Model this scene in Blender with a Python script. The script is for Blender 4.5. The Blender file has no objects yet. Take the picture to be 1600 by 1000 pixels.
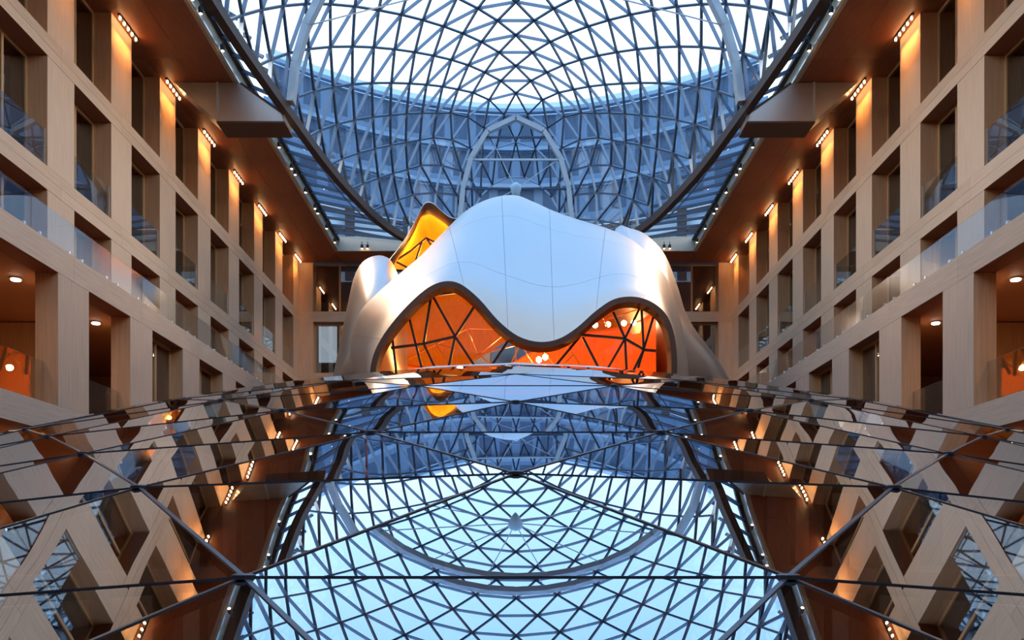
import bpy, math, random
from mathutils import Vector, Matrix
random.seed(4)
S = bpy.context.scene
C = S.collection

# ------------------------------------------------------------------ camera, world, exposure
F = 1400.0                     # focal length in pixels of the 1600 px wide frame
CZ = 9.0                       # eye height above the hall floor
VX, VY = 806.0, 862.0          # principal point (shift lens)
cam = bpy.data.cameras.new('camera'); camo = bpy.data.objects.new('camera', cam); C.objects.link(camo)
camo.location = (0, 0, CZ); camo.rotation_euler = (math.pi/2, 0, 0)
cam.sensor_width = 36; cam.lens = 36*F/1600
cam.shift_x = (800-VX)/1600; cam.shift_y = (VY-500)/1600
cam.clip_start = .05; cam.clip_end = 400
S.camera = camo

w = bpy.data.worlds.new('sky'); S.world = w; w.use_nodes = True
nt = w.node_tree; bg = nt.nodes['Background']
tc = nt.nodes.new('ShaderNodeTexCoord'); nz = nt.nodes.new('ShaderNodeTexNoise'); rp = nt.nodes.new('ShaderNodeValToRGB')
nz.inputs['Scale'].default_value = 2.2; nz.inputs['Detail'].default_value = 3
nt.links.new(tc.outputs['Generated'], nz.inputs['Vector']); nt.links.new(nz.outputs['Fac'], rp.inputs['Fac'])
rp.color_ramp.elements[0].position = .3; rp.color_ramp.elements[0].color = (.84, .92, 1, 1)
rp.color_ramp.elements[1].position = .7; rp.color_ramp.elements[1].color = (1, 1, 1, 1)
sx = nt.nodes.new('ShaderNodeSeparateXYZ'); nt.links.new(tc.outputs['Generated'], sx.inputs[0])
gr_ = nt.nodes.new('ShaderNodeValToRGB'); nt.links.new(sx.outputs['Z'], gr_.inputs['Fac'])      # pale at the horizon, bluer overhead
ge = gr_.color_ramp.elements; ge[0].position = 0; ge[0].color = (.92, .97, 1, 1); ge[1].position = 1; ge[1].color = (.32, .57, .97, 1)
e = ge.new(.44); e.color = (.86, .94, 1, 1); e = ge.new(.58); e.color = (.52, .74, 1, 1); e = ge.new(.72); e.color = (.34, .60, .98, 1)
mxs = nt.nodes.new('ShaderNodeMixRGB'); mxs.blend_type = 'MULTIPLY'; mxs.inputs[0].default_value = 1
nt.links.new(gr_.outputs['Color'], mxs.inputs[1]); nt.links.new(rp.outputs['Color'], mxs.inputs[2])
nt.links.new(mxs.outputs['Color'], bg.inputs['Color'])
bg.inputs['Strength'].default_value = 1.1

vs = S.view_settings
vs.view_transform = 'Standard'; vs.look = 'None'; vs.gamma = 1; vs.use_curve_mapping = False
vs.exposure = 1.13
S.cycles.max_bounces = 8; S.cycles.transparent_max_bounces = 24
S.cycles.diffuse_bounces = 4; S.cycles.glossy_bounces = 5; S.cycles.transmission_bounces = 6
S.cycles.sample_clamp_indirect = 6
S.cycles.caustics_reflective = False; S.cycles.caustics_refractive = False

# ------------------------------------------------------------------ helpers
def P(px, py, Y): return Vector(((px-VX)/F*Y, Y, CZ+(VY-py)/F*Y))

MAT = {}
def mat(name, col, rough=.5, metal=0, **k):
    if name in MAT: return MAT[name]
    m = bpy.data.materials.new(name); m.use_nodes = True
    b = m.node_tree.nodes['Principled BSDF']
    b.inputs['Base Color'].default_value = (*col, 1); b.inputs['Roughness'].default_value = rough
    b.inputs['Metallic'].default_value = metal
    b.inputs['Specular IOR Level'].default_value = .3
    for kk, v in k.items(): b.inputs[kk].default_value = v
    MAT[name] = m; return m
def wood(name, c1, c2, rough=.55, stretch=(9, 9, .35), scale=3.0, bump=.02):
    m = mat(name, c1, rough); n = m.node_tree.nodes; l = m.node_tree.links; b = n['Principled BSDF']
    t = n.new('ShaderNodeTexCoord'); mp = n.new('ShaderNodeMapping'); mp.inputs['Scale'].default_value = stretch
    g = n.new('ShaderNodeNewGeometry')
    l.new(g.outputs['Position'], mp.inputs['Vector'])
    z = n.new('ShaderNodeTexNoise'); z.inputs['Scale'].default_value = scale; z.inputs['Detail'].default_value = 4
    l.new(mp.outputs['Vector'], z.inputs['Vector'])
    oi = n.new('ShaderNodeObjectInfo')
    ad = n.new('ShaderNodeMath'); ad.operation = 'MULTIPLY_ADD'; ad.inputs[1].default_value = .22; 
    l.new(oi.outputs['Random'], ad.inputs[0]); l.new(z.outputs['Fac'], ad.inputs[2])
    r = n.new('ShaderNodeValToRGB'); r.color_ramp.elements[0].position = .38; r.color_ramp.elements[1].position = .78
    r.color_ramp.elements[0].color = (*c1, 1); r.color_ramp.elements[1].color = (*c2, 1)
    l.new(ad.outputs[0], r.inputs['Fac']); l.new(r.outputs['Color'], b.inputs['Base Color'])
    return m
def glass(name, tint, f0, refl=1.0, rough=0.0, power=5.0, wav=0.0, gcol=(1, 1, 1)):
    """pane: coloured see-through share plus a mirror share that grows towards grazing angles"""
    m = bpy.data.materials.new(name); m.use_nodes = True; n = m.node_tree.nodes; l = m.node_tree.links
    n.remove(n['Principled BSDF']); o = n['Material Output']
    t = n.new('ShaderNodeBsdfTransparent'); t.inputs['Color'].default_value = (*tint, 1)
    g = n.new('ShaderNodeBsdfGlossy'); g.inputs['Roughness'].default_value = rough; g.inputs['Color'].default_value = (*gcol, 1)
    lw = n.new('ShaderNodeLayerWeight'); lw.inputs['Blend'].default_value = .5
    pw = n.new('ShaderNodeMath'); pw.operation = 'POWER'; pw.inputs[1].default_value = power
    l.new(lw.outputs['Facing'], pw.inputs[0])
    ma = n.new('ShaderNodeMath'); ma.operation = 'MULTIPLY_ADD'; ma.inputs[1].default_value = refl-f0; ma.inputs[2].default_value = f0
    l.new(pw.outputs[0], ma.inputs[0])
    mx = n.new('ShaderNodeMixShader'); l.new(ma.outputs[0], mx.inputs[0]); l.new(t.outputs[0], mx.inputs[1]); l.new(g.outputs[0], mx.inputs[2])
    l.new(mx.outputs[0], o.inputs['Surface'])
    if wav:
        ge = n.new('ShaderNodeNewGeometry'); z = n.new('ShaderNodeTexNoise'); z.inputs['Scale'].default_value = .5; z.inputs['Detail'].default_value = 1
        l.new(ge.outputs['Position'], z.inputs['Vector'])
        bp = n.new('ShaderNodeBump'); bp.inputs['Strength'].default_value = wav; bp.inputs['Distance'].default_value = .05
        l.new(z.outputs['Fac'], bp.inputs['Height']); l.new(bp.outputs['Normal'], g.inputs['Normal'])
    MAT[name] = m; return m
def emit(name, col, s):
    m = bpy.data.materials.new(name); m.use_nodes = True; n = m.node_tree.nodes
    b = n['Principled BSDF']; b.inputs['Base Color'].default_value = (*col, 1)
    b.inputs['Emission Color'].default_value = (*col, 1); b.inputs['Emission Strength'].default_value = s
    MAT[name] = m; return m

wood('facade_wood', (.63, .43, .295), (.75, .545, .395), .5)
wood('facade_wood_h', (.63, .43, .295), (.75, .545, .395), .5, stretch=(9, .35, 9))
wood('end_wood_h', (.63, .43, .295), (.75, .545, .395), .5, stretch=(.35, 9, 9))
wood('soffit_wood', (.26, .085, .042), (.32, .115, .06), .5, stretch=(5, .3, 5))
wood('reveal_bounce', (.56, .30, .165), (.66, .38, .22), .5)  # jamb faces of the piers: warm bounced light put into a deeper orange
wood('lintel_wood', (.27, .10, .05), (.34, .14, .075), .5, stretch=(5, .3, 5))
wood('frame_wood', (.48, .27, .13), (.58, .35, .18), .5)
wood('room_wood', (.36, .16, .08), (.46, .22, .11), .6)
wood('pav_red', (.56, .10, .014), (.66, .14, .02), .5, stretch=(6, 6, .5))
wood('pav_wood', (.80, .30, .024), (.92, .41, .045), .45, stretch=(6, 6, .5))
wood('rim_wood', (.085, .036, .024), (.12, .055, .036), .55)
mat('steel_bar', (.05, .075, .13), .45, .3)
mat('steel_skylit', (.19, .25, .35), .45, .3)  # lighter copy of the lattice steel: sky light on arch bars put into colour
mat('steel_light', (.42, .48, .56), .4, .5)
mat('edge_beam', (.05, .035, .035), .5, .3)
mat('fascia', (.50, .44, .37), .5)
mat('fascia_metal', (.55, .53, .52), .35, .8)
mat('bracket_steel', (.52, .51, .52), .36, .85)
mat('dark', (.02, .02, .022), .6)
mat('chrome', (.8, .8, .8), .15, 1)
mat('shell_steel', (.66, .60, .56), .42, 1.0)
mat('mullion', (.10, .10, .12), .35, .6)
mat('bronze_bar', (.045, .025, .02), .5, .2)
mat('gold_bar', (.75, .42, .12), .35, .6)
mat('hall_floor', (.11, .085, .07), .5)
mat('plaster', (.55, .5, .45), .8)
mat('out_wall', (.09, .17, .30), .6)
mat('out_light', (.42, .6, .78), .5)
mat('out_ledge', (.14, .25, .40), .5)
mat('out_white', (.55, .70, .82), .6)
mat('out_win', (.035, .075, .15), .6)
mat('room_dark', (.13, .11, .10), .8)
mat('white_fabric', (.75, .72, .74), .8)
glass('roof_glass', (.86, .95, 1), .04, .7)
glass('strip_glass', (.82, .93, 1), .04, .6)
glass('window_glass', (.60, .62, .63), .20, 1.0)
glass('rail_glass', (.86, .9, .9), .08, .9)
glass('canopy_glass', (.42, .36, .33), .10, 1.0, power=1.1, wav=.10, gcol=(.80, .86, .95))
glass('pav_glass', (.97, .95, .92), .008, .5)
emit('glowing_blind', (.75, .88, 1), .55)  # cloth glows by itself, standing in for daylight behind the blind
emit('bulb', (1, .60, .26), 14)
emit('ceiling_lamp', (1, .86, .66), 8)
emit('pav_lamp', (1, .74, .36), 14)

def link(o, parent=None):
    C.objects.link(o)
    if parent is not None: o.parent = parent
    return o
def mesh(name, verts, faces, m, parent=None, smooth=False):
    me = bpy.data.meshes.new(name)
    off = parent.location if parent is not None else Vector()
    if parent is not None and parent.parent is not None: off = off + parent.parent.location
    me.from_pydata([tuple(Vector(v)-off) for v in verts], [], faces)
    me.materials.append(MAT[m]); 
    if smooth: me.polygons.foreach_set('use_smooth', [True]*len(me.polygons))
    me.update()
    return link(bpy.data.objects.new(name, me), parent)
def tag(o, label=None, cat=None, group=None, kind=None):
    if label: o['label'] = label
    if cat: o['category'] = cat
    if group: o['group'] = group
    if kind: o['kind'] = kind
    return o
def empty(name, loc=(0, 0, 0)):
    o = bpy.data.objects.new(name, None); o.location = loc; o.empty_display_size = .2
    return link(o)
BOXF = [(0,3,2,1),(4,5,6,7),(0,1,5,4),(1,2,6,5),(2,3,7,6),(3,0,4,7)]
def boxv(x0,x1,y0,y1,z0,z1):
    return [(x0,y0,z0),(x1,y0,z0),(x1,y1,z0),(x0,y1,z0),(x0,y0,z1),(x1,y0,z1),(x1,y1,z1),(x0,y1,z1)]
UNIT = {}
SPLIT = {'pier_wood': ('facade_wood', 'reveal_bounce', (2, 4)), 'end_pier_wood': ('facade_wood', 'reveal_bounce', (3, 5)),
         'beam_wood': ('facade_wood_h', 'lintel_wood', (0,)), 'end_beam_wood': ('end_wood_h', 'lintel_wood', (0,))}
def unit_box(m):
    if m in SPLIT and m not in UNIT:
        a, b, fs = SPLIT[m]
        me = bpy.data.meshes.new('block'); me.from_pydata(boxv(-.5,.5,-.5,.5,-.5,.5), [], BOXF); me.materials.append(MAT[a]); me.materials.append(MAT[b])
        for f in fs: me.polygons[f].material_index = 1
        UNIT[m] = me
    if m not in UNIT:
        me = bpy.data.meshes.new('block'); me.from_pydata(boxv(-.5,.5,-.5,.5,-.5,.5), [], BOXF); me.materials.append(MAT[m]); UNIT[m] = me
    return UNIT[m]
def root_loc(p):
    v = Vector()
    while p is not None: v += p.location; p = p.parent
    return v
def box(name, x0,x1,y0,y1,z0,z1, m, parent=None):
    """shares one block mesh per material"""
    o = bpy.data.objects.new(name, unit_box(m)); link(o, parent)
    o.location = Vector(((x0+x1)/2,(y0+y1)/2,(z0+z1)/2)) - (root_loc(parent) if parent else Vector())
    o.scale = (abs(x1-x0), abs(y1-y0), abs(z1-z0)); return o
def bar_matrix(a, b, wd, hd, up):
    a = Vector(a); b = Vector(b); d = b-a; L = d.length; d.normalize()
    up = Vector(up); s = d.cross(up)
    if s.length < 1e-4: s = d.cross(Vector((1, 0, 0)))
    s.normalize(); u = s.cross(d)
    M = Matrix((d*L, s*wd, u*hd)).transposed().to_4x4(); M.translation = (a+b)/2
    return M
def bar(name, a, b, wd, hd, m, parent=None, up=(0, 0, 1)):
    o = bpy.data.objects.new(name, unit_box(m)); link(o, parent)
    M = bar_matrix(a, b, wd, hd, up)
    if parent is not None: M.translation -= root_loc(parent)
    o.matrix_local = M; return o
def bars_mesh(name, items, m, parent=None):
    V = []; Fc = []
    for a, b, wd, hd, up in items:
        M = bar_matrix(a, b, wd, hd, up); k = len(V)
        V += [M @ Vector(v) for v in boxv(-.5,.5,-.5,.5,-.5,.5)]; Fc += [tuple(i+k for i in f) for f in BOXF]
    return mesh(name, V, Fc, m, parent)
def lathe(prof, n=16):
    V = []; Fc = []
    for r, z in prof:
        for i in range(n): a = 2*math.pi*i/n; V.append((r*math.cos(a), r*math.sin(a), z))
    for j in range(len(prof)-1):
        for i in range(n): Fc.append((j*n+i, j*n+(i+1)%n, (j+1)*n+(i+1)%n, (j+1)*n+i))
    Fc.append(tuple(range(n))[::-1]); Fc.append(tuple((len(prof)-1)*n+i for i in range(n)))
    return V, Fc
def tube_path(pts, r, n=8, closed=False):
    V = []; Fc = []; pts = [Vector(p) for p in pts]
    for i, p in enumerate(pts):
        t = (pts[min(i+1, len(pts)-1)]-pts[max(i-1, 0)]).normalized()
        s = t.cross(Vector((0, 0, 1)))
        if s.length < 1e-3: s = Vector((1, 0, 0))
        s.normalize(); u = s.cross(t)
        for k in range(n): a = 2*math.pi*k/n; V.append(p+(s*math.cos(a)+u*math.sin(a))*r)
    for i in range(len(pts)-1):
        for k in range(n): Fc.append((i*n+k, i*n+(k+1)%n, (i+1)*n+(k+1)%n, (i+1)*n+k))
    Fc.append(tuple(range(n))[::-1]); Fc.append(tuple((len(pts)-1)*n+k for k in range(n)))
    return V, Fc
def light(name, kind, loc, power, col, parent=None, **k):
    l = bpy.data.lights.new(name, kind); l.energy = power; l.color = col
    for kk, v in k.items(): setattr(l, kk, v)
    o = bpy.data.objects.new(name, l); link(o, parent); o.location = Vector(loc) - (root_loc(parent) if parent else Vector()); return o

# ------------------------------------------------------------------ hall shell: dimensions
W, WL = 12.15, 10.0            # upper and lower facade planes
B = F*W*.2157e-3               # bay
YC0 = F*W*1.408e-3             # centre of pier 0
HP = .193*B                    # half pier width
YE = 50.2                      # end wall
RD, RDL = .96, .5              # reveal depth
def zz(h): return CZ+h
SOF = 16.2
Y0 = YC0-10*B                  # facade starts behind the camera
ks = range(-10, 7)

tag(mesh('floor', boxv(-16.8, 16.8, -14, 54, -.3, 0), BOXF, 'hall_floor'), kind='structure')

win_n = [0]
def window(xp, s, ya, yb, z0, z1, rail=False, axis='x'):
    """timber framed window standing back in its reveal; s = side (+1 right); axis 'y' for the end wall"""
    win_n[0] += 1
    t = tag(empty('window_%d' % win_n[0], ((xp, (ya+yb)/2, z0) if axis == 'x' else ((ya+yb)/2, xp, z0))), kind='structure')
    fw, fd = .09, .1
    def bx(n, a0, a1, zz0, zz1, d0, d1, m):
        if axis == 'x': return box(n, min(xp+s*d0, xp+s*d1), max(xp+s*d0, xp+s*d1), a0, a1, zz0, zz1, m, t)
        return box(n, a0, a1, xp+d0, xp+d1, zz0, zz1, m, t)
    bx('frame', ya, ya+fw, z0, z1, 0, fd, 'frame_wood'); bx('frame', yb-fw, yb, z0, z1, 0, fd, 'frame_wood')
    bx('frame', ya+fw, yb-fw, z0, z0+fw, 0, fd, 'frame_wood'); bx('frame', ya+fw, yb-fw, z1-fw, z1, 0, fd, 'frame_wood')
    ym = (ya+yb)/2
    bx('mullion', ym-.05, ym+.05, z0+fw, z1-fw, 0, fd, 'frame_wood')
    bx('pane', ya+fw, ym-.05, z0+fw, z1-fw, .04, .06, 'window_glass'); bx('pane', ym+.05, yb-fw, z0+fw, z1-fw, .04, .06, 'window_glass')
    if rail:
        g0 = -.46
        bx('railing_glass', ya+.03, yb-.03, z0+.02, z0+.95, g0, g0+.02, 'rail_glass')
        bx('railing_post', ya, ya+.03, z0, z0+.97, g0-.01, g0+.03, 'fascia_metal'); bx('railing_post', yb-.03, yb, z0, z0+.97, g0-.01, g0+.03, 'fascia_metal')
    return t

for s, side in ((-1, 'left'), (1, 'right')):
    wl = tag(empty('wall_'+side, (s*W, 20, 0)), kind='structure')
    def sb(name, xa, xb, y0, y1, z0, z1, m, p=wl): return box(name, min(s*xa, s*xb), max(s*xa, s*xb), y0, y1, z0, z1, m, p)
    g = .004
    for k in ks:
        yc = YC0+k*B
        for z0, z1 in ((13.45, SOF), (10.0, 12.88), (6.68, 9.39)):
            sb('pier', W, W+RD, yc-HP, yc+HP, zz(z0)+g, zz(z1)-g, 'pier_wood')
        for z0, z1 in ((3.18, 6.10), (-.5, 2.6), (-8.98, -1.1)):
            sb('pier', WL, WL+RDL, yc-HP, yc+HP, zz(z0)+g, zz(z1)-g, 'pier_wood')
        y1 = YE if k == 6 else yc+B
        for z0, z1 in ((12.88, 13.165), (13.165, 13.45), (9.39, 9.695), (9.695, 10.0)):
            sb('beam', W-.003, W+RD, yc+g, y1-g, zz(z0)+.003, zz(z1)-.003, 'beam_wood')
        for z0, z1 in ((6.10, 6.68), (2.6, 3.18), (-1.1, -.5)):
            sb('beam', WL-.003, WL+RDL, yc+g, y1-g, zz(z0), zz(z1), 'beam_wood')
        # windows between pier k and k+1
        ya, yb = yc+HP, min(yc+B-HP, YE-.1)
        if k >= -3 and yb-ya > 1:
            xw = s*(W+.52)
            window(xw, s, ya, yb, zz(13.45), zz(SOF))
            window(xw, s, ya, yb, zz(10.0), zz(12.88), rail=True)
            window(xw, s, ya, yb, zz(6.68), zz(9.39))
            if k >= 0: window(s*(WL+RDL-.14), s, ya, yb, zz(3.18), zz(6.10))
            elif k >= -3:
                sb('gallery_glass', WL+.30, WL+.32, ya, yb, zz(3.18), zz(4.15), 'rail_glass')
    # corner piers beside the end wall
    for z0, z1 in ((13.45, SOF), (10.0, 12.88), (6.68, 9.39)):
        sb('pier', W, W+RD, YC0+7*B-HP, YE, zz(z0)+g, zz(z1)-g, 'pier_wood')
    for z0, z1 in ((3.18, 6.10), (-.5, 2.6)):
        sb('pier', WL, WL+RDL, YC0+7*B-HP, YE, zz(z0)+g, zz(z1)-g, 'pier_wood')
    # storey slabs and rear walls of the rooms behind
    for za, zb in ((12.9, 13.4), (9.42, 9.95)):
        sb('slab', W+RD, W+5, Y0, YE, zz(za), zz(zb), 'room_wood')
    sb('slab', W+RD, W+5, Y0, YE, zz(SOF), zz(SOF+.4), 'room_wood')
    sb('slab', WL+RDL, W+5, Y0, YE, zz(6.13), zz(6.66), 'room_wood')
    sb('slab', WL+RDL, W+5, Y0, YE, zz(2.63), zz(3.16), 'room_wood')
    sb('slab', WL+RDL, W+5, Y0, YE, zz(-1.1), zz(-.52), 'room_wood')
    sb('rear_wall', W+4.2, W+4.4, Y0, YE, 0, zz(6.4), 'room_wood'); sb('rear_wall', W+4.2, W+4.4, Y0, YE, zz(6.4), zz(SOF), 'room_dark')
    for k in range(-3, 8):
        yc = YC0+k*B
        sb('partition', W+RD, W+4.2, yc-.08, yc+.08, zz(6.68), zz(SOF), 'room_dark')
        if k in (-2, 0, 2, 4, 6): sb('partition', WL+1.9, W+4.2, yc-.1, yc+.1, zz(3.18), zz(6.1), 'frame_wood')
    # ceiling overhang in panels
    cl = tag(empty('ceiling_'+side, (s*11, 20, zz(SOF))), kind='structure')
    for k in ks:
        y0, y1 = YC0+(k-.5)*B, YC0+(k+.5)*B
        if k == 6: y1 = YE
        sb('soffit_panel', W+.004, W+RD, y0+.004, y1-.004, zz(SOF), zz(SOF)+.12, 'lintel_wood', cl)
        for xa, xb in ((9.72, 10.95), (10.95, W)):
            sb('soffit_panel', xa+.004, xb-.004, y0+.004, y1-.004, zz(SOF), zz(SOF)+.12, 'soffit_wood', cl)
    sb('roof_slab', 9.95, W+5, Y0, YE+3, zz(SOF)+.42, zz(SOF)+.8, 'out_wall', cl)
    # fascia of the roof opening
    tr = tag(empty('trim_%d' % (1 if s < 0 else 2), (s*9.7, 20, zz(SOF))), kind='structure')
    sb('fascia_board', 9.62, 9.74, Y0, 48.1, zz(SOF)-.03, zz(SOF)+.62, 'fascia', tr)
    sb('fascia_rail', 9.56, 9.62, Y0, 48.1, zz(SOF)+.0, zz(SOF)+.08, 'fascia_metal', tr)
    sb('fascia_channel', 9.45, 9.62, Y0, 48.1, zz(SOF)+.5, zz(SOF)+.62, 'edge_beam', tr)
    # terrace railing
    gr = tag(empty('glass_railing', (s*(WL+.1), 20, zz(6.68))), 'frameless glass railing on the ledge of the %s facade' % side, 'railing', 'terrace railings')
    y = Y0+2
    while y < YE-1:
        y1 = min(y+B/2, YE)
        sb('glass_panel', WL+.06, WL+.085, y+.012, y1-.012, zz(6.64), zz(7.42), 'rail_glass', gr)
        for yy in (y+.3, y1-.3):
            sb('clamp', WL+.03, WL+.11, yy-.03, yy+.03, zz(6.66), zz(6.76), 'chrome', gr)
        y = y1

# ------------------------------------------------------------------ end wall
we = tag(empty('wall_back', (0, YE, 0)), kind='structure')
XO = [(-11.36, -8.5), (-6.9, -4.0), (-1.45, 1.45), (4.0, 6.9), (8.5, 11.36)]
edges = [-12.15]
for a, b in XO: edges += [a, b]
edges.append(12.15)
for z0, z1 in ((13.45, SOF), (10.0, 12.88), (6.68, 9.39), (3.18, 6.1), (-8.9, 2.6)):
    for i in range(0, len(edges), 2):
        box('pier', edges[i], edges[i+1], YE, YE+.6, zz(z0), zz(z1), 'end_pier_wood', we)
for z0, z1 in ((12.88, 13.45), (9.39, 10.0), (6.1, 6.68), (2.6, 3.18)):
    for i in range(6):
        box('beam', -12.15+i*4.05+.004, -12.15+(i+1)*4.05-.004, YE-.01, YE+.6, zz(z0), zz(z1), 'end_beam_wood', we)
for a, b in XO:
    for z0, z1 in ((13.45, SOF), (10.0, 12.88), (6.68, 9.39)):
        window(YE+.35, 1, a, b, zz(z0), zz(z1), axis='y')
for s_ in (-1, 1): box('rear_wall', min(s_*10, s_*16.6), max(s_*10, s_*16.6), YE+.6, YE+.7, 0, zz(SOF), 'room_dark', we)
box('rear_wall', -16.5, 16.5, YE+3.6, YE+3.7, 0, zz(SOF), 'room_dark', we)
box('slab', -16.5, 16.5, YE+.6, YE+3.6, zz(12.9), zz(13.4), 'room_wood', we)
box('slab', -16.5, 16.5, YE+.6, YE+3.6, zz(9.42), zz(9.95), 'room_wood', we)
ce = tag(empty('ceiling_back', (0, 49, zz(SOF))), kind='structure')
for i in range(6):
    box('soffit_panel', -9.72+i*3.24+.004, -9.72+(i+1)*3.24-.004, 48.3, YE, zz(SOF), zz(SOF)+.12, 'soffit_wood', ce)
te = tag(empty('trim_3', (0, 48.2, zz(SOF))), kind='structure')
box('fascia_board', -9.74, 9.74, 48.16, 48.3, zz(SOF)-.03, zz(SOF)+.74, 'fascia', te)
box('roof_slab', -9.9, 9.9, 48.35, YE+3, zz(SOF)+.42, zz(SOF)+.74, 'out_wall', ce)
# rear wall of the hall behind the camera
wf = tag(mesh('wall_front', boxv(-16.8, 16.8, Y0-.4, Y0, 0, zz(SOF)), BOXF, 'room_wood'), kind='structure')
# blind in a far window, its backlight given as emission of the cloth
bl = tag(mesh('roller_blind', boxv(-11.15, -10.12, YE+.5, YE+.52, zz(10.7), zz(12.75)), BOXF, 'glowing_blind'), 'white roller blind half lowered in a far window beside the steel shell', 'blind')

# ------------------------------------------------------------------ lamps on the facades
WARM = (1, .40, .09)
def washer(s, k, side):
    yc = YC0+k*B; x = s*(W-.20); z = zz(SOF)
    t = tag(empty('wall_washer_lamp', (x, yc, z)))
    box('rail', x-.04, x+.04, yc-.66, yc+.66, z-.05, z, 'dark', t)
    V, Fc = lathe([(.022, -.09), (.036, -.065), (.034, -.02), (.024, 0)], 10)
    me = WB.get('m')
    if not me:
        me = bpy.data.meshes.new('bulb'); me.from_pydata(V, [], Fc); me.materials.append(MAT['bulb']); WB['m'] = me
    for i in range(5):
        b = bpy.data.objects.new('bulb', me); link(b, t); b.location = (0, -.56+i*.28, -.05)
    l = light('washer_light', 'AREA', (x, yc, z-.18), 6.5, WARM, t, shape='RECTANGLE', size=.08, size_y=1.2, spread=math.radians(70))
    l.rotation_euler = (0, -s*math.radians(14), 0)
    return t
WB = {}
ordl = ['first', 'second', 'third', 'fourth', 'fifth', 'sixth', 'seventh', 'eighth', 'ninth', 'tenth', 'eleventh', 'twelfth', 'thirteenth', 'fourteenth', 'fifteenth', 'sixteenth', 'seventeenth']
ordn = ['nearest', 'second', 'third', 'fourth', 'fifth', 'sixth', 'seventh', 'eighth', 'ninth', 'tenth']
for s, side in ((-1, 'left'), (1, 'right')):
    for i, k in enumerate(range(-1, 8)):
        t = washer(s, k if k < 7 else 6.88, side)
        vis = i-2
        lab = 'row of five amber lamps on the %s facade, above its %s pier in view' % (side, ordn[vis]) if vis >= 0 else 'row of five amber lamps on the %s facade, %s beyond the picture edge' % (side, ('second', 'first')[i])
        tag(t, lab, 'lamp', 'pier top lamps')

SPV = {}
def spot_fixture(x, y, z, s):
    t = empty('spotlight', (x, y, z))
    if not SPV:
        V, Fc = lathe([(.05, -.16), (.075, -.13), (.075, .02), (.03, .05)], 12)
        a = bpy.data.meshes.new('housing'); a.from_pydata(V, [], Fc); a.materials.append(MAT['dark']); SPV['h'] = a
        V, Fc = lathe([(.042, -.18), (.046, -.165)], 12)
        a = bpy.data.meshes.new('lens'); a.from_pydata(V, [], Fc); a.materials.append(MAT['bulb']); SPV['l'] = a
    for n, kk in (('housing', 'h'), ('lens', 'l')):
        o = bpy.data.objects.new(n, SPV[kk]); link(o, t)
    box('arm', x-.015, x+.015, y-.015, y+.015, z+.03, z+.2, 'dark', t)
    return t
sy = [26.2, 26.9, 28.9, 32.9, 33.4, 35.8, 37.8, 38.4, 40.3, 42.2, 42.8, 44.8, 46.8]
for s, side in ((-1, 'left'), (1, 'right')):
    for i, y in enumerate([6, 11, 16, 21]+sy):
        t = spot_fixture(s*9.46, y, zz(SOF)+.12, s)
        tag(t, 'small warm spotlight on the %s roof edge, %s from the end wall' % (side, ordl[16-i]), 'spotlight', 'roof edge spotlights')
        if i in (0, 1, 2, 3, 4, 6, 7, 9, 11, 13, 15):
            l = light('spot_beam', 'SPOT', (s*9.46, y, zz(SOF)-.1), 700, (1, .76, .54), t, spot_size=math.radians(95), spot_blend=.8, shadow_soft_size=.14)
            d = Vector((-s*W*1.6, 0, -12)); l.rotation_euler = d.to_track_quat('-Z', 'Y').to_euler()
for i, x in enumerate((-8.25, -7.95, 7.95, 8.25)):
    t = spot_fixture(x, 48.02, zz(SOF)+.22, 0)
    tag(t, 'small black spotlight on the pale far fascia, %s of the %s pair' % (('left', 'right')[i % 2], ('left', 'right')[i//2]), 'spotlight', 'far fascia spotlights')

# gallery ceiling lamps
V, Fc = lathe([(.095, -.06), (.105, -.05), (.105, 0)], 20)
gm = bpy.data.meshes.new('lamp_disc'); gm.from_pydata(V, [], Fc); gm.materials.append(MAT['ceiling_lamp'])
V, Fc = lathe([(.11, -.035), (.14, -.03), (.14, 0), (.11, 0)], 20)
gt = bpy.data.meshes.new('lamp_trim'); gt.from_pydata(V, [], Fc); gt.materials.append(MAT['fascia_metal'])
for s, side in ((-1, 'left'), (1, 'right')):
    for lv, h in (('middle', 6.13), ('lower', 2.63)):
        for i, y in enumerate((16.4, 20.07, 23.9)):
            t = tag(empty('ceiling_lamp', (s*11.2, y, zz(h))), 'round recessed ceiling lamp in the %s %s gallery, %s from the camera' % (side, lv, ordn[i]), 'lamp', 'gallery ceiling lamps')
            link(bpy.data.objects.new('diffuser', gm), t); link(bpy.data.objects.new('trim', gt), t)
            light('gallery_light', 'AREA', (s*11.2, y, zz(h)-.09), 17, (1, .76, .5), t, shape='DISK', size=.2)

# ------------------------------------------------------------------ glass vault roof
def interp(tab, y):
    if y <= tab[0][0]: return tab[0][1]
    for (a, va), (b, vb) in zip(tab, tab[1:]):
        if y <= b:
            t = (y-a)/(b-a); return va+(vb-va)*t
    return tab[-1][1]
def smooth_tab(tab):
    """monotone-ish cubic through the table, sampled finely"""
    out = []
    for i in range(len(tab)-1):
        p0 = tab[max(i-1, 0)]; p1 = tab[i]; p2 = tab[i+1]; p3 = tab[min(i+2, len(tab)-1)]
        m1 = (p2[1]-p0[1])/max(p2[0]-p0[0], 1e-6); m2 = (p3[1]-p1[1])/max(p3[0]-p1[0], 1e-6); h = p2[0]-p1[0]
        for j in range(12):
            t = j/12
            out.append((p1[0]+h*t, (2*t**3-3*t*t+1)*p1[1]+(t**3-2*t*t+t)*h*m1+(-2*t**3+3*t*t)*p2[1]+(t**3-t*t)*h*m2))
    return out+[tab[-1]]
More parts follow.
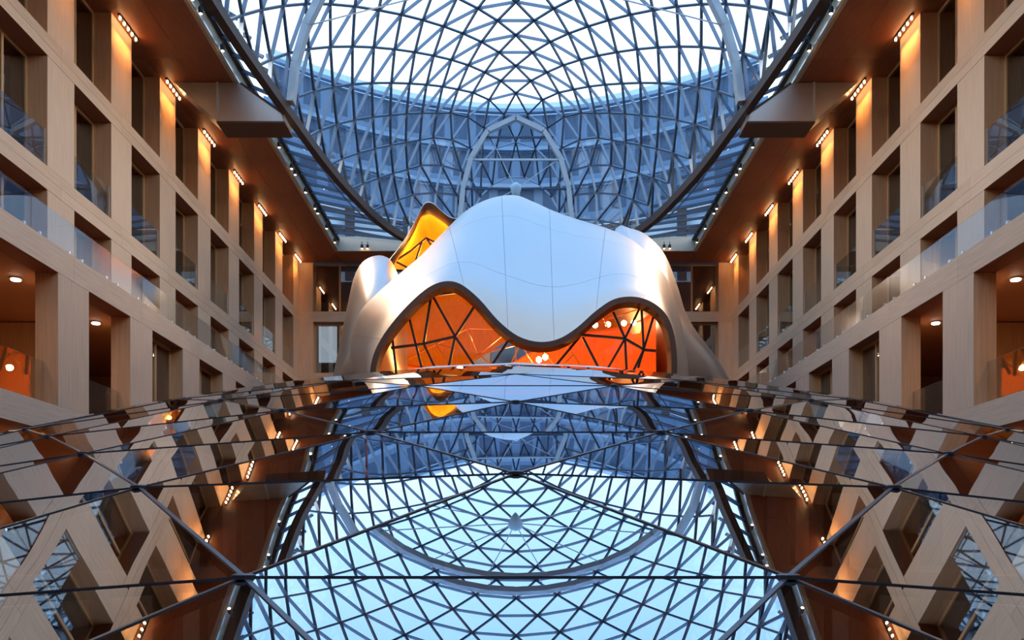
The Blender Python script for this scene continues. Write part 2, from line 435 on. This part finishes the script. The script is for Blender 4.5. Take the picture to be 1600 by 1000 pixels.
WT = smooth_tab([(-14, 4.5), (-6, 6.6), (2, 7.6), (8, 8.3), (16, 8.6), (24.7, 8.43), (30.7, 7.96), (37.6, 7.10), (43.4, 5.5), (46.2, 2.95), (49.4, 2.5)])
ZT = smooth_tab([(-14, 21.5), (2, 22.2), (20, 23.2), (36, 23.2), (42.6, 23.1), (46.2, 22.65), (49.4, 19.5)])
AT = smooth_tab([(2, 0), (30, 0), (35, .25), (40, .42), (43, .2), (46.2, -.7), (49.4, -.6)])
BZ = 15.25
YEND = 46.2; PITCH = 1.2; NSEG = 14; ROWS = 50
ARC = {}
def arcphi(Y, q):
    """angle that cuts the half arch at the share |q| of its length"""
    key = round(Y, 3)
    if key not in ARC:
        pts = [vraw(Y, math.pi/2*i/60) for i in range(61)]; L = [0]
        for a, b in zip(pts, pts[1:]): L.append(L[-1]+(b-a).length)
        ARC[key] = [l/L[-1] for l in L]
    t = ARC[key]; aq = min(abs(q), 1)
    for i in range(60):
        if aq <= t[i+1]:
            return math.copysign(math.pi/2*(i+(aq-t[i])/(t[i+1]-t[i]))/60, q)
    return math.copysign(math.pi/2, q)
def vault(Y, q):
    """q in -1..1 across the arch, by arc length"""
    return vraw(Y, arcphi(Y, q))
def vraw(Y, ph):
    ww = interp(WT, Y); h = interp(ZT, Y)-BZ
    a = interp(AT, Y)
    x = ww*((1-a)*math.sin(ph)+a*ph/(math.pi/2))
    return Vector((x, Y, zz(BZ)+h*math.cos(ph)))
def vnormal(Y, q):
    e = 1e-3
    du = vault(Y, min(q+e, 1))-vault(Y, max(q-e, -1)); dv = vault(Y+.05, q)-vault(Y-.05, q)
    return du.cross(dv).normalized()
rows = []
for j in range(-2, ROWS):
    Y = YEND-PITCH*j
    if j % 2 == 0: qs = [-1+2*(i+.5)/NSEG for i in range(NSEG)]; qs = [-1]+qs+[1]
    else: qs = [-1+2*i/NSEG for i in range(NSEG+1)]
    rows.append((Y, qs))
roof = tag(empty('glass_vault_roof', (0, 30, zz(BZ))), 'curved glass vault roof of triangular panes in a blue steel lattice over the atrium', 'roof')
def pix(v): return (VX+F*v.x/v.y, VY-F*(v.z-CZ)/v.y)
blist = []; plist = []
for r, (Y, qs) in enumerate(rows):
    pts = [vault(Y, q) for q in qs]
    for i in range(len(qs)-1): blist.append((pts[i], pts[i+1], vnormal(Y, (qs[i]+qs[i+1])/2), 'r'))
    if r+1 < len(rows):
        Y2, qs2 = rows[r+1]; p2 = [vault(Y2, q) for q in qs2]
        i = j = 0
        while i < len(qs)-1 or j < len(qs2)-1:
            ca = qs[i+1] if i < len(qs)-1 else 9; cb = qs2[j+1] if j < len(qs2)-1 else 9
            if abs(ca-cb) < 1e-6:
                ca = cb-1e-3 if len(qs) > len(qs2) else cb+1e-3
            if ca < cb: plist.append((pts[i], pts[i+1], p2[j])); i += 1
            else: plist.append((pts[i], p2[j+1], p2[j])); j += 1
            if not (i == len(qs)-1 and j == len(qs2)-1):
                blist.append((pts[i], p2[j], vnormal((Y+Y2)/2, (qs[i]+qs2[j])/2), 'd'))
def in_view(vs):
    m = 0; n = 0
    pp = [pix(v) for v in vs if v.y > 1]
    if len(pp) < len(vs): return 0
    cx = sum(p[0] for p in pp)/len(pp); cy = sum(p[1] for p in pp)/len(pp)
    if not (0 < cx < 1600 and 0 < cy < 330): return 0
    return max((pp[i][0]-pp[k][0])**2+(pp[i][1]-pp[k][1])**2 for i in range(len(pp)) for k in range(i))
bsort = sorted(blist, key=lambda b: -in_view(b[:2]))
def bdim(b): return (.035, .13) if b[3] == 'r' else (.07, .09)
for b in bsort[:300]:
    bar('lattice_bar', b[0], b[1], *bdim(b), 'steel_bar' if b[3] == 'd' else 'steel_skylit', roof, b[2])
for kk, mm in (('d', 'steel_bar'), ('r', 'steel_skylit')):
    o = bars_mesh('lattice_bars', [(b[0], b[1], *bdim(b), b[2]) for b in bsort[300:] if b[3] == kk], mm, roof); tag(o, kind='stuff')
psort = sorted(plist, key=lambda p: -in_view(p))
def off(p, d=.1):
    n = (p[1]-p[0]).cross(p[2]-p[0]).normalized()
    if n.z < 0: n = -n
    return [v+n*d for v in p]
for p in psort[:300]: mesh('pane', off(p), [(0, 1, 2)], 'roof_glass', roof)
V = []; Fc = []
for p in psort[300:]: k = len(V); V += off(p); Fc.append((k, k+1, k+2))
tag(mesh('panes', V, Fc, 'roof_glass', roof), kind='stuff')
# edge beams
for s in (-1, 1):
    pts = []
    y = -13.0
    while y <= 48.0: pts.append(Vector((s*interp(WT, y), y, zz(BZ)))); y += .9
    V = []; Fc = []
    for i, p in enumerate(pts):
        t = (pts[min(i+1, len(pts)-1)]-pts[max(i-1, 0)]).normalized(); sd = Vector((t.y, -t.x, 0))
        for a, b in ((-.13, -.17), (.13, -.17), (.13, .17), (-.13, .17)): V.append(p+sd*a+Vector((0, 0, b)))
    for i in range(len(pts)-1):
        for k in range(4): Fc.append((i*4+k, i*4+(k+1) % 4, i*4+4+(k+1) % 4, i*4+4+k))
    mesh('edge_beam', V, Fc, 'edge_beam', roof)
# stiffening frames: arch rib, spokes and hub
def frame(Y, hubz, wd, n=16, ties=False):
    pts = [vault(Y, -1+2*i/n)-vnormal(Y, -1+2*i/n)*(-.0) for i in range(n+1)]
    c = Vector((0, Y, zz(hubz)))
    pin = [p+(c-p).normalized()*.28 for p in pts]
    fr = bars_mesh('stiffening_arch', [(pin[i], pin[i+1], wd, .24, (pin[i]+pin[i+1])/2-c) for i in range(n)], 'steel_light', roof)
    for i in range(1 if ties else 2, n, 2 if not ties else 3):
        bar('spoke', pin[i], c, .035, .035, 'steel_light', fr)
    V, Fc = lathe([(.02, -.55), (.2, -.28), (.3, 0), (.3, .15), (.12, .3)], 14)
    hub = mesh('hub', [Vector(v)+c for v in V], Fc, 'out_light', fr, True)
    if ties:
        for h in (21.35, 20.2, 18.7, 17.4, 16.6):
            ph = math.acos((h-BZ)/(interp(ZT, Y)-BZ)); x = vraw(Y, ph).x-.1
            bar('tie_bar', (-x, Y-.02, zz(h)), (x, Y-.02, zz(h)), .09, .09, 'steel_light' if h < 21 and h != 18.7 else 'steel_bar', fr)
    return fr
frame(YEND, 18.7, .3, 10, True)
frame(30.75, 19.9, .36, 18)
frame(15.4, 19.9, .36, 18)
# flat glazed strip between edge beam and fascia
strip = tag(empty('flat_glazing_strip', (0, 30, zz(16))), 'flat glazed strip with cross bars between the vault edge and the wooden eaves', 'skylight')
def sxz(s, y): return Vector((s*(interp(WT, y)+.05), y, zz(16.0))), Vector((s*9.5, y, zz(SOF)+.5))
for s in (-1, 1):
    y = 8.0; i = 0
    while y < 47.6:
        a, b = sxz(s, y); bar('cross_bar', a, b, .06, .12, 'steel_bar', strip)
        y2 = min(y+1.05, 47.75); c, d = sxz(s, y2)
        up = Vector((0, 0, .07)); mesh('pane', [a+up, b+up, d+up, c+up], [(0, 1, 2, 3)], 'strip_glass', strip)
        y = y2
    for q in (.5,):
        bars_mesh('long_bar', [(sxz(s, 8+i*1.05)[0].lerp(sxz(s, 8+i*1.05)[1], q), sxz(s, 9.05+i*1.05)[0].lerp(sxz(s, 9.05+i*1.05)[1], q), .03, .05, (0, 0, 1)) for i in range(37)], 'steel_bar', strip)
# steel haunch brackets carrying the vault
for s, side in ((-1, 'left'), (1, 'right')):
    Yb = 30.9
    poly = [(11.8, 16.19), (10.28, 14.82), (7.98, 14.82), (7.98, 15.06), (9.5, 16.17)]
    t = tag(empty('steel_bracket', (s*11.8, Yb, zz(16.2))), 'brushed steel wedge bracket under the %s eaves holding the vault edge beam' % side, 'bracket', 'eaves brackets')
    V = [Vector((s*x, Yb+d, zz(z))) for d in (0, 1.0) for x, z in poly]; n = len(poly)
    mesh('body', V, [tuple(range(n)), tuple(range(2*n-1, n-1, -1))]+[(i, (i+1) % n, n+(i+1) % n, n+i) for i in range(n)], 'bracket_steel', t)
    box('bottom_flange', min(s*7.95, s*10.3), max(s*7.95, s*10.3), Yb-.06, Yb+1.05, zz(14.76), zz(14.82), 'rim_wood', t)
    box('stiffener', min(s*10.24, s*10.32), max(s*10.24, s*10.32), Yb-.05, Yb, zz(14.82), zz(16.18), 'fascia', t)
    bar('top_flange', (s*9.48, Yb+.5, zz(16.15)), (s*8.0, Yb+.5, zz(15.09)), 1.08, .06, 'edge_beam', t)

# ------------------------------------------------------------------ building seen through the glass
ob = tag(empty('office_block', (0, 60, 0)), 'dark upper storeys of a curved office block seen through the glass roof', 'building')
def oy(x): return 60-.03*x*x
xs = [-15+i*1.5 for i in range(21)]
def curved(name, z0, z1, dy, m, parent, th=.4):
    V = []; Fc = []
    for x in xs:
        y = oy(x)+dy
        V += [(x, y, zz(z0)), (x, y, zz(z1)), (x, y+th, zz(z1)), (x, y+th, zz(z0))]
    for i in range(len(xs)-1):
        for k in range(4): Fc.append((i*4+k, i*4+(k+1) % 4, i*4+4+(k+1) % 4, i*4+4+k))
    return mesh(name, V, Fc, m, parent)
curved('clerestory_wall', 13, 21.6, 0, 'out_white', ob)
for z in (20.1, 21.25): curved('rail', z-.12, z+.12, -.5, 'edge_beam', ob, .2)
for x in (-14, -10.4, -7, 7, 10.4, 14): box('post', x-.28, x+.28, oy(x)-.75, oy(x)-.5, zz(17), zz(21.6), 'edge_beam', ob)
for i, (z0, z1) in enumerate(((21.6, 24.3), (24.3, 27.0), (27.0, 29.8))):
    curved('storey_wall', z0+.12, z1-.12, i*.5, 'out_wall', ob)
    curved('ledge', z1-.12, z1+.12, i*.5-.5, 'out_ledge', ob)
    for x, x2 in zip(xs[:-1], xs[1:]):
        y = oy((x+x2)/2)+i*.5-.02
        a = Vector((x+.3, oy(x+.3)+i*.5-.03, zz(z0+.9))); b = Vector((x2-.3, oy(x2-.3)+i*.5-.03, zz(z0+.9))); u = Vector((0, 0, 1.7)); bk = Vector((0, .04, 0))
        mesh('window_pane', [a, b, b+u, a+u, a+bk, b+bk, b+u+bk, a+u+bk], BOXF, 'out_win', ob)
curved('attic_glazing', 29.9, 31.2, 2.4, 'out_light', ob)

# ------------------------------------------------------------------ curved mirror-like glass canopy over the lower hall
SP = 2.0                                    # panel side
ZROW = {-3: -.87, -2: -.57, -1: -.293, 0: -.0365, 1: .2085, 2: .4243, 3: .643, 4: .857, 5: 1.052, 6: 1.238, 7: 1.403, 8: 1.56, 9: 1.715, 10: 1.87, 11: 2.023, 12: 2.176, 13: 2.33}
canopy = tag(empty('curved_glass_canopy', (0, 12, CZ-3)), 'low curved glass canopy of large triangular panes mirroring the roof and facades', 'canopy')
XM = 9.93/SP
def cnode(j, x):
    d = .037*x*x*(1+.02*max(0, j-4)*(1-abs(x)/XM))
    return Vector((x*SP, (1.646+.732*j)*SP, CZ+(ZROW[j]-d)*SP))
crow = []
for j in range(-3, 14):
    xs_ = [-4.5+i for i in range(10)] if j % 2 == 0 else [-4+i for i in range(9)]
    crow.append([cnode(j, x) for x in [-XM]+xs_+[XM]])
cb = {}; cp = []
def addbar(a, b): cb[(tuple(round(c, 3) for c in a), tuple(round(c, 3) for c in b))] = (a, b)
for r in range(len(crow)-1):
    A, Bn = crow[r], crow[r+1]; i = j = 0
    for i_ in range(len(A)-1): addbar(A[i_], A[i_+1])
    while i < len(A)-1 or j < len(Bn)-1:
        ca = A[i+1].x if i < len(A)-1 else 99; cbx = Bn[j+1].x if j < len(Bn)-1 else 99
        if abs(ca-cbx) < 1e-3: ca += .01 if len(A) < len(Bn) else -.01
        if ca < cbx: cp.append((A[i], A[i+1], Bn[j])); i += 1
        else: cp.append((A[i], Bn[j+1], Bn[j])); j += 1
        if not (i == len(A)-1 and j == len(Bn)-1): addbar(A[i], Bn[j])
    addbar(A[0], Bn[0]); addbar(A[-1], Bn[-1])
for i_ in range(len(crow[-1])-1): addbar(crow[-1][i_], crow[-1][i_+1])
def size_px(vs):
    if min(v.y for v in vs) < .8: return 0
    pp = [pix(v) for v in vs]
    if max(q[0] for q in pp) < 0 or min(q[0] for q in pp) > 1600 or min(q[1] for q in pp) > 1000: return 0
    if len(pp) == 3: return abs((pp[1][0]-pp[0][0])*(pp[2][1]-pp[0][1])-(pp[2][0]-pp[0][0])*(pp[1][1]-pp[0][1]))
    return (pp[1][0]-pp[0][0])**2+(pp[1][1]-pp[0][1])**2
cp.sort(key=lambda p: -size_px(p)); cbl = sorted(cb.values(), key=lambda p: -size_px(p))
for p in cp[:300]: mesh('pane', p, [(0, 1, 2)], 'canopy_glass', canopy)
V = []; Fc = []
for p in cp[300:]: k = len(V); V += list(p); Fc.append((k, k+1, k+2))
if Fc: tag(mesh('panes', V, Fc, 'canopy_glass', canopy), kind='stuff')
dn = Vector((0, 0, -.02))
def sink(p): return p+dn*(1 if p.y < 11 else 2.4)
for a, b in cbl[:300]: bar('mullion', sink(a), sink(b), .022, .045, 'mullion', canopy)
tag(bars_mesh('mullions', [(sink(a), sink(b), .022, .045, (0, 0, 1)) for a, b in cbl[300:]], 'mullion', canopy), kind='stuff')
V, Fc = lathe([(.045, -.01), (.045, .006), (.03, .012)], 10)
hm = bpy.data.meshes.new('node_cap'); hm.from_pydata(V, [], Fc); hm.materials.append(MAT['mullion'])
for r in crow:
    for p in r[1:-1]:
        if p.y > 10: continue
        o = bpy.data.objects.new('node_cap', hm); link(o, canopy); o.location = p-root_loc(canopy)
V, Fc = tube_path(crow[-1], .05); mesh('end_rail', V, Fc, 'shell_steel', canopy)

# ------------------------------------------------------------------ steel pavilion
pav = tag(empty('sculptural_pavilion', (0, 33, CZ-1)), 'billowing brushed steel shell pavilion with glowing orange timber interior', 'pavilion')
def cr(p0, p1, p2, p3, t):
    return .5*((2*p1)+(p2-p0)*t+(2*p0-5*p1+4*p2-p3)*t*t+(3*p1-p0-3*p2+p3)*t**3)
def dense(grid, su, sv):
    """Catmull-Rom surface through grid[v][u]"""
    nv, nu = len(grid), len(grid[0])
    rowsd = []
    for v in range(nv):
        g = grid[v]; rr = []
        for u in range(nu-1):
            for k in range(su): rr.append(cr(g[max(u-1, 0)], g[u], g[u+1], g[min(u+2, nu-1)], k/su))
        rr.append(g[-1]); rowsd.append(rr)
    out = []
    for v in range(nv-1):
        for k in range(sv):
            out.append([cr(rowsd[max(v-1, 0)][u], rowsd[v][u], rowsd[v+1][u], rowsd[min(v+2, nv-1)][u], k/sv) for u in range(len(rowsd[0]))])
    out.append(rowsd[-1]); return out
def grid_normals(G, c):
    N = []
    for v in range(len(G)):
        rr = []
        for u in range(len(G[0])):
            a = G[v][min(u+1, len(G[0])-1)]-G[v][max(u-1, 0)]; b = G[min(v+1, len(G)-1)][u]-G[max(v-1, 0)][u]
            n = a.cross(b); n = n.normalized() if n.length > 1e-9 else Vector((0, 0, 1))
            if n.dot(G[v][u]-c) < 0: n = -n
            rr.append(n)
        N.append(rr)
    return N
def patch(name, G, N, u0, u1, v0, v1, m, parent, thick=.03, inset=.0):
    """one thick metal sheet cut out of a dense grid"""
    V = []; Fc = []; nu = u1-u0+1; nv = v1-v0+1
    for lay in (0, 1):
        for v in range(v0, v1+1):
            for u in range(u0, u1+1):
                p = G[v][u]
                if inset:
                    if u == u0: p = p+(G[v][u+1]-p).normalized()*inset
                    if u == u1: p = p+(G[v][u-1]-p).normalized()*inset
                    if v == v0 and v0 > 0: p = p+(G[v+1][u]-p).normalized()*inset
                    if v == v1: p = p+(G[v-1][u]-p).normalized()*inset
                V.append(p-N[v][u]*thick*lay)
    L = nu*nv
    for v in range(nv-1):
        for u in range(nu-1):
            a = v*nu+u; Fc.append((a, a+1, a+nu+1, a+nu))
    nb = len(Fc); ring = [u for u in range(nu)]+[v*nu+nu-1 for v in range(1, nv)]+[(nv-1)*nu+u for u in range(nu-2, -1, -1)]+[v*nu for v in range(nv-2, 0, -1)]
    W_ = V[:L]; k = len(W_); W_ += [V[i] for i in ring]+[V[L+i] for i in ring]; m_ = len(ring)
    for i in range(m_): Fc.append((k+i, k+(i+1) % m_, k+m_+(i+1) % m_, k+m_+i))
    o = mesh(name, W_, Fc, m, parent, True)
    return o
def cpx(p): return (500+.4125*p[0], 290+.4125*p[1])
RIM = [(190,930),(188,770),(200,660),(235,580),(290,505),(350,440),(410,390),(470,366),(530,375),(600,430),(675,515),(750,573),(830,595),(905,583),(975,540),(1045,478),(1115,433),(1190,424),(1260,446),(1312,495),(1340,570),(1350,660),(1347,770),(1347,930)]
SIL = [(140,930),(140,770),(118,650),(122,570),(150,480),(215,410),(300,335),(385,262),(470,175),(550,100),(640,55),(735,42),(810,68),(890,103),(980,133),(1080,162),(1160,195),(1225,240),(1280,300),(1322,370),(1355,470),(1378,570),(1395,700),(1410,930)]
YR, YS = 29.7, 34.5
cc = (815, 520)
def mixp(a, b, t): return (a[0]+(b[0]-a[0])*t, a[1]+(b[1]-a[1])*t)
grid = [[] for _ in range(8)]
for r_, s_ in zip(RIM, SIL):
    r2, s2 = cpx(r_), cpx(s_)
    grid[0].append(P(*r2, YR)); grid[1].append(P(*mixp(r2, s2, .34), YR+.35)); grid[2].append(P(*mixp(r2, s2, .72), YR+1.9)); grid[3].append(P(*s2, YS))
    for gi, (t, Y) in zip((4, 5, 6, 7), ((.06, 38.5), (.32, 42), (.68, 43.6), (1, 44))): grid[gi].append(P(*mixp(s2, cc, t), Y))
G = dense(grid, 4, 5); PC = Vector((0, 36, CZ+4)); N = grid_normals(G, PC)
shell = mesh('shell_lining', [p-n*.16 for gr_, nr in zip(G, N) for p, n in zip(gr_, nr)], [(v*len(G[0])+u, v*len(G[0])+u+1, (v+1)*len(G[0])+u+1, (v+1)*len(G[0])+u) for v in range(len(G)-1) for u in range(len(G[0])-1)], 'pav_wood', pav, True)
ucut = [0, 12, 22, 33, 42, 51, 60, 70, 80, 92]; vcut = [0, 6, 12, 18, 26, 35]
for ui in range(len(ucut)-1):
    for vi in range(len(vcut)-1):
        patch('steel_panel', G, N, ucut[ui], ucut[ui+1], vcut[vi], vcut[vi+1], 'shell_steel', pav, .03, .0045)
# rim band around the mouth
mc = P(800, 560, YR)
V = []; Fc = []
rimrow = G[0]
for i, p in enumerate(rimrow):
    t = (rimrow[min(i+1, len(rimrow)-1)]-rimrow[max(i-1, 0)]).normalized(); n = Vector((t.z, 0, -t.x))
    if n.z > 0 and abs(t.x) > .3: n = -n
    if abs(t.x) <= .3: n = Vector((-1 if p.x > 0 else 1, 0, 0)) * abs(n.x) + Vector((0, 0, -abs(n.z)))
    V += [p+Vector((0, -.03, 0))-n*.02, p+n*.17+Vector((0, -.03, 0)), p+n*.24+Vector((0, .4, 0)), p+Vector((0, .4, 0))]
for i in range(len(rimrow)-1):
    for k in range(4): Fc.append((i*4+k, i*4+(k+1) % 4, i*4+4+(k+1) % 4, i*4+4+k))
mesh('mouth_rim', V, Fc, 'rim_wood', pav)
# glazing bars in the mouth
YG = YR+.6
gb = [((425,415),(530,403)),((425,415),(512,572)),((590,450),(512,572)),((420,425),(393,600)),((393,600),(512,572)),((270,615),(393,600)),((393,600),(440,700)),((512,572),(485,700)),((512,572),(600,705)),((335,490),(388,700)),((272,555),(290,715)),((725,570),(645,690)),
      ((1110,480),(1155,580)),((1215,455),(1155,580)),((1217,455),(1226,622)),((1268,480),(1205,690)),((990,565),(1155,580)),((1155,580),(1226,622)),((1226,622),(1272,626)),((995,575),(1060,700)),((1155,580),(1080,710)),((1155,580),(1162,720)),((1226,622),(1180,715)),((990,565),(895,680)),((1215,455),(1268,490)),((335,490),(425,415))]
for a, b in gb: bar('glazing_bar', P(*cpx(a), YG), P(*cpx(b), YG), .075, .1, 'bronze_bar', pav, (0, 1, 0))
gp = [[(425,415),(590,450),(512,572)],[(425,415),(512,572),(393,600)],[(335,490),(425,415),(393,600)],[(272,615),(335,490),(393,600)],[(393,600),(512,572),(440,720)],[(512,572),(600,720),(440,720)],[(512,572),(590,450),(725,570)],[(512,572),(725,570),(600,720)],[(725,570),(830,610),(640,720)],[(272,615),(393,600),(300,720)],
      [(990,565),(1110,480),(1155,580)],[(1110,480),(1215,455),(1155,580)],[(1215,455),(1226,622),(1155,580)],[(1215,455),(1268,480),(1226,622)],[(990,565),(1155,580),(1060,720)],[(1155,580),(1226,622),(1162,720)],[(830,610),(990,565),(895,720)],[(990,565),(1060,720),(895,720)],[(1155,580),(1162,720),(1060,720)]]
for t in gp: mesh('glazing_pane', [P(*cpx(q), YG+.02) for q in t], [(0, 1, 2)], 'pav_glass', pav)
V = []; Fc = []
for i in range(13):
    x = -5.0+10.6*i/12; y = YR+.55-.8*math.sin(math.pi*i/12)
    V += [(x, y, zz(2.0)), (x, y, zz(5.15)), (x, y+.25, zz(5.15)), (x, y+.25, zz(2.0))]
for i in range(12):
    for k in range(4): Fc.append((i*4+k, i*4+(k+1) % 4, i*4+4+(k+1) % 4, i*4+4+k))
mesh('mouth_sill', V, Fc, 'rim_wood', pav, True)
# golden lattice of the inner glazed screen
YI = 34.0
gl = [((440,600),(560,540)),((560,540),(720,545)),((720,545),(830,600)),((440,600),(600,640)),((600,640),(760,600)),((560,540),(600,640)),((600,640),(720,545)),((600,640),(520,720)),((600,640),(700,720)),((760,600),(700,720)),((760,600),(840,720)),((440,600),(520,720)),((830,600),(760,720)),((330,660),(440,600)),((830,600),(900,700)),((900,560),(960,640)),((960,640),(880,720)),((960,640),(1010,720)),((1010,530),(1130,460)),((1050,520),(1200,470)),((1060,470),(1090,540))]
for a, b in gl: bar('inner_lattice_bar', P(*cpx(a), YI), P(*cpx(b), YI), .045, .06, 'gold_bar', pav, (0, 1, 0))
# interior gallery wall, floor and lamps
def iw(x): t = max(0, min(1, (x+1.5)/4)); return 7.7+1.5*t*t*(3-2*t)
V = []; Fc = []
for i in range(25):
    a = math.pi*(i/24); x = -.2+5.6*math.cos(a); y = 34.5+4.0*math.sin(a)
    for h in (2.5, iw(x)-.15, iw(x)): V.append((x, y, zz(h)))
    V.append((x*.96, y-.15, zz(iw(x))))
for i in range(24):
    for k in range(3): Fc.append((i*4+k, i*4+4+k, i*4+5+k, i*4+1+k))
mesh('inner_wall', V, Fc, 'pav_red', pav, True)
V, Fc = lathe([(5.9, 0), (5.9, .2)], 32); mesh('interior_floor', [Vector((v[0], v[1]*.95+35.6, v[2]+zz(2.3))) for v in V], Fc, 'pav_wood', pav)
for i, (px, py, Y) in enumerate(((930, 508, 35), (950, 507, 35.2), (975, 505, 35.4), (990, 504, 35.6), (1018, 505, 35.4), (842, 562, 33), (852, 558, 33.2))):
    V, Fc = lathe([(.03, -.11), (.1, -.05), (.1, .05), (.03, .11)], 12); c = P(px, py, Y)
    mesh('lamp', [Vector(v)+c for v in V], Fc, 'pav_lamp', pav, True)
OR = (1, .56, .16)
for p, e in (((-3.0, 34.8, zz(5.4)), 45), ((3.4, 34.6, zz(5.4)), 40), ((0, 36.5, zz(7.5)), 110), ((-2.2, 34.8, zz(8.0)), 190)): light('pavilion_light', 'POINT', p, e, OR, pav, shadow_soft_size=.12)

# rounded side lobes
def pillow(name, outline, Ys, df, db, parent, m='shell_steel'):
    pts = [Vector((p[0], p[1])) for p in outline]; n = len(pts); c = sum(pts, Vector((0, 0)))/n
    loop = []
    for i in range(n):
        for k in range(3): loop.append(cr(pts[i-1], pts[i], pts[(i+1) % n], pts[(i+2) % n], k/3))
    V = []; Fc = []; L = len(loop); sc = [.0, .25, .48, .68, .83, .93, .985, 1.0]
    rings = [(t, -df*math.sqrt(1-t*t)) for t in sc]+[(t, db*math.sqrt(1-t*t)) for t in reversed(sc[:-1])]
    for t, d in rings:
        for q in loop: z = c+(q-c)*max(t, .02); V.append(P(z.x, z.y, Ys+d))
    for r in range(len(rings)-1):
        for i in range(L): Fc.append((r*L+i, r*L+(i+1) % L, (r+1)*L+(i+1) % L, (r+1)*L+i))
    return mesh(name, V, Fc, m, parent, True)
pillow('side_lobe', [(512,650),(520,590),(531,537),(538,500),(545,467),(551,440),(558,422),(566,410),(578,402),(591,399),(602,401),(612,409),(625,440),(634,500),(636,560),(634,650)], 37.2, 2.0, 2.5, pav)
pillow('side_lobe', [(962,357),(985,357),(1005,364),(1025,380),(1040,400),(1052,428),(1062,458),(1072,490),(1090,520),(1112,548),(1130,575),(1143,602),(1152,650),(1060,650),(1010,600),(965,500),(945,420)], 37.6, 2.2, 2.5, pav)
# glowing rear flap
FO = [(600,418),(612,402),(624,387),(640,363),(652,340),(661,322),(668,316.5),(678,319),(690,330),(704,340),(722,342),(740,338)]
FI = [(612,420),(621,404),(632,388),(647,362),(657,341),(664,336.5),(673,335.5),(685,342),(697,351),(707,360),(722,366),(740,368)]
gf = [[], [], [], [], []]
for o_, i_ in zip(FO, FI):
    gf[0].append(P(*o_, 37.4)); gf[1].append(P(*i_, 37.9)); gf[2].append(P(*mixp(i_, (685, 425), .12), 39.4)); gf[3].append(P(*mixp(i_, (685, 425), .5), 40.6)); gf[4].append(P(690, 430, 40.2))
Gf = dense(gf, 4, 4); nu = len(Gf[0])
def gridmesh(name, Gx, m, parent): 
    nu = len(Gx[0]); return mesh(name, [p for r in Gx for p in r], [(v*nu+u, v*nu+u+1, (v+1)*nu+u+1, (v+1)*nu+u) for v in range(len(Gx)-1) for u in range(nu-1)], m, parent, True)
flap = gridmesh('flap_rim', Gf[:5], 'rim_wood', pav)
gridmesh('flap_lining', Gf[4:], 'pav_wood', flap)
gb2 = [[], [], [], []]
for o_ in FO:
    gb2[0].append(P(*o_, 37.4)); gb2[1].append(P(*mixp(o_, (700, 430), .01), 39.2)); gb2[2].append(P(*mixp(o_, (700, 430), .25), 41.6)); gb2[3].append(P(700, 430, 42.6))
gridmesh('flap_skin', dense(gb2, 4, 4), 'shell_steel', flap)
for a, b in (((617,408),(642,392)),((642,392),(666,372)),((666,372),(684,381)),((666,372),(677,388)),((660,376),(648,412)),((617,408),(640,420))):
    bar('flap_bar', P(*a, 38.2), P(*b, 38.2), .07, .07, 'rim_wood', flap, (0, 1, 0))
light('flap_light', 'POINT', P(672, 400, 38.6), 170, (1, .55, .13), pav, shadow_soft_size=.1)
# plinth under the pavilion
V, Fc = lathe([(6.9, 0), (6.9, .5), (6.6, .6)], 40); mesh('plinth', [Vector((v[0]+.1, v[1]*.95+36.6, v[2]+CZ+1.6)) for v in V], Fc, 'plaster', pav)
V, Fc = lathe([(3.2, 0), (2.6, 2), (2.6, CZ-1), (4.5, CZ+1.65)], 32); mesh('support', [Vector((v[0]+.1, v[1]+36.6, v[2])) for v in V], Fc, 'plaster', pav, True)
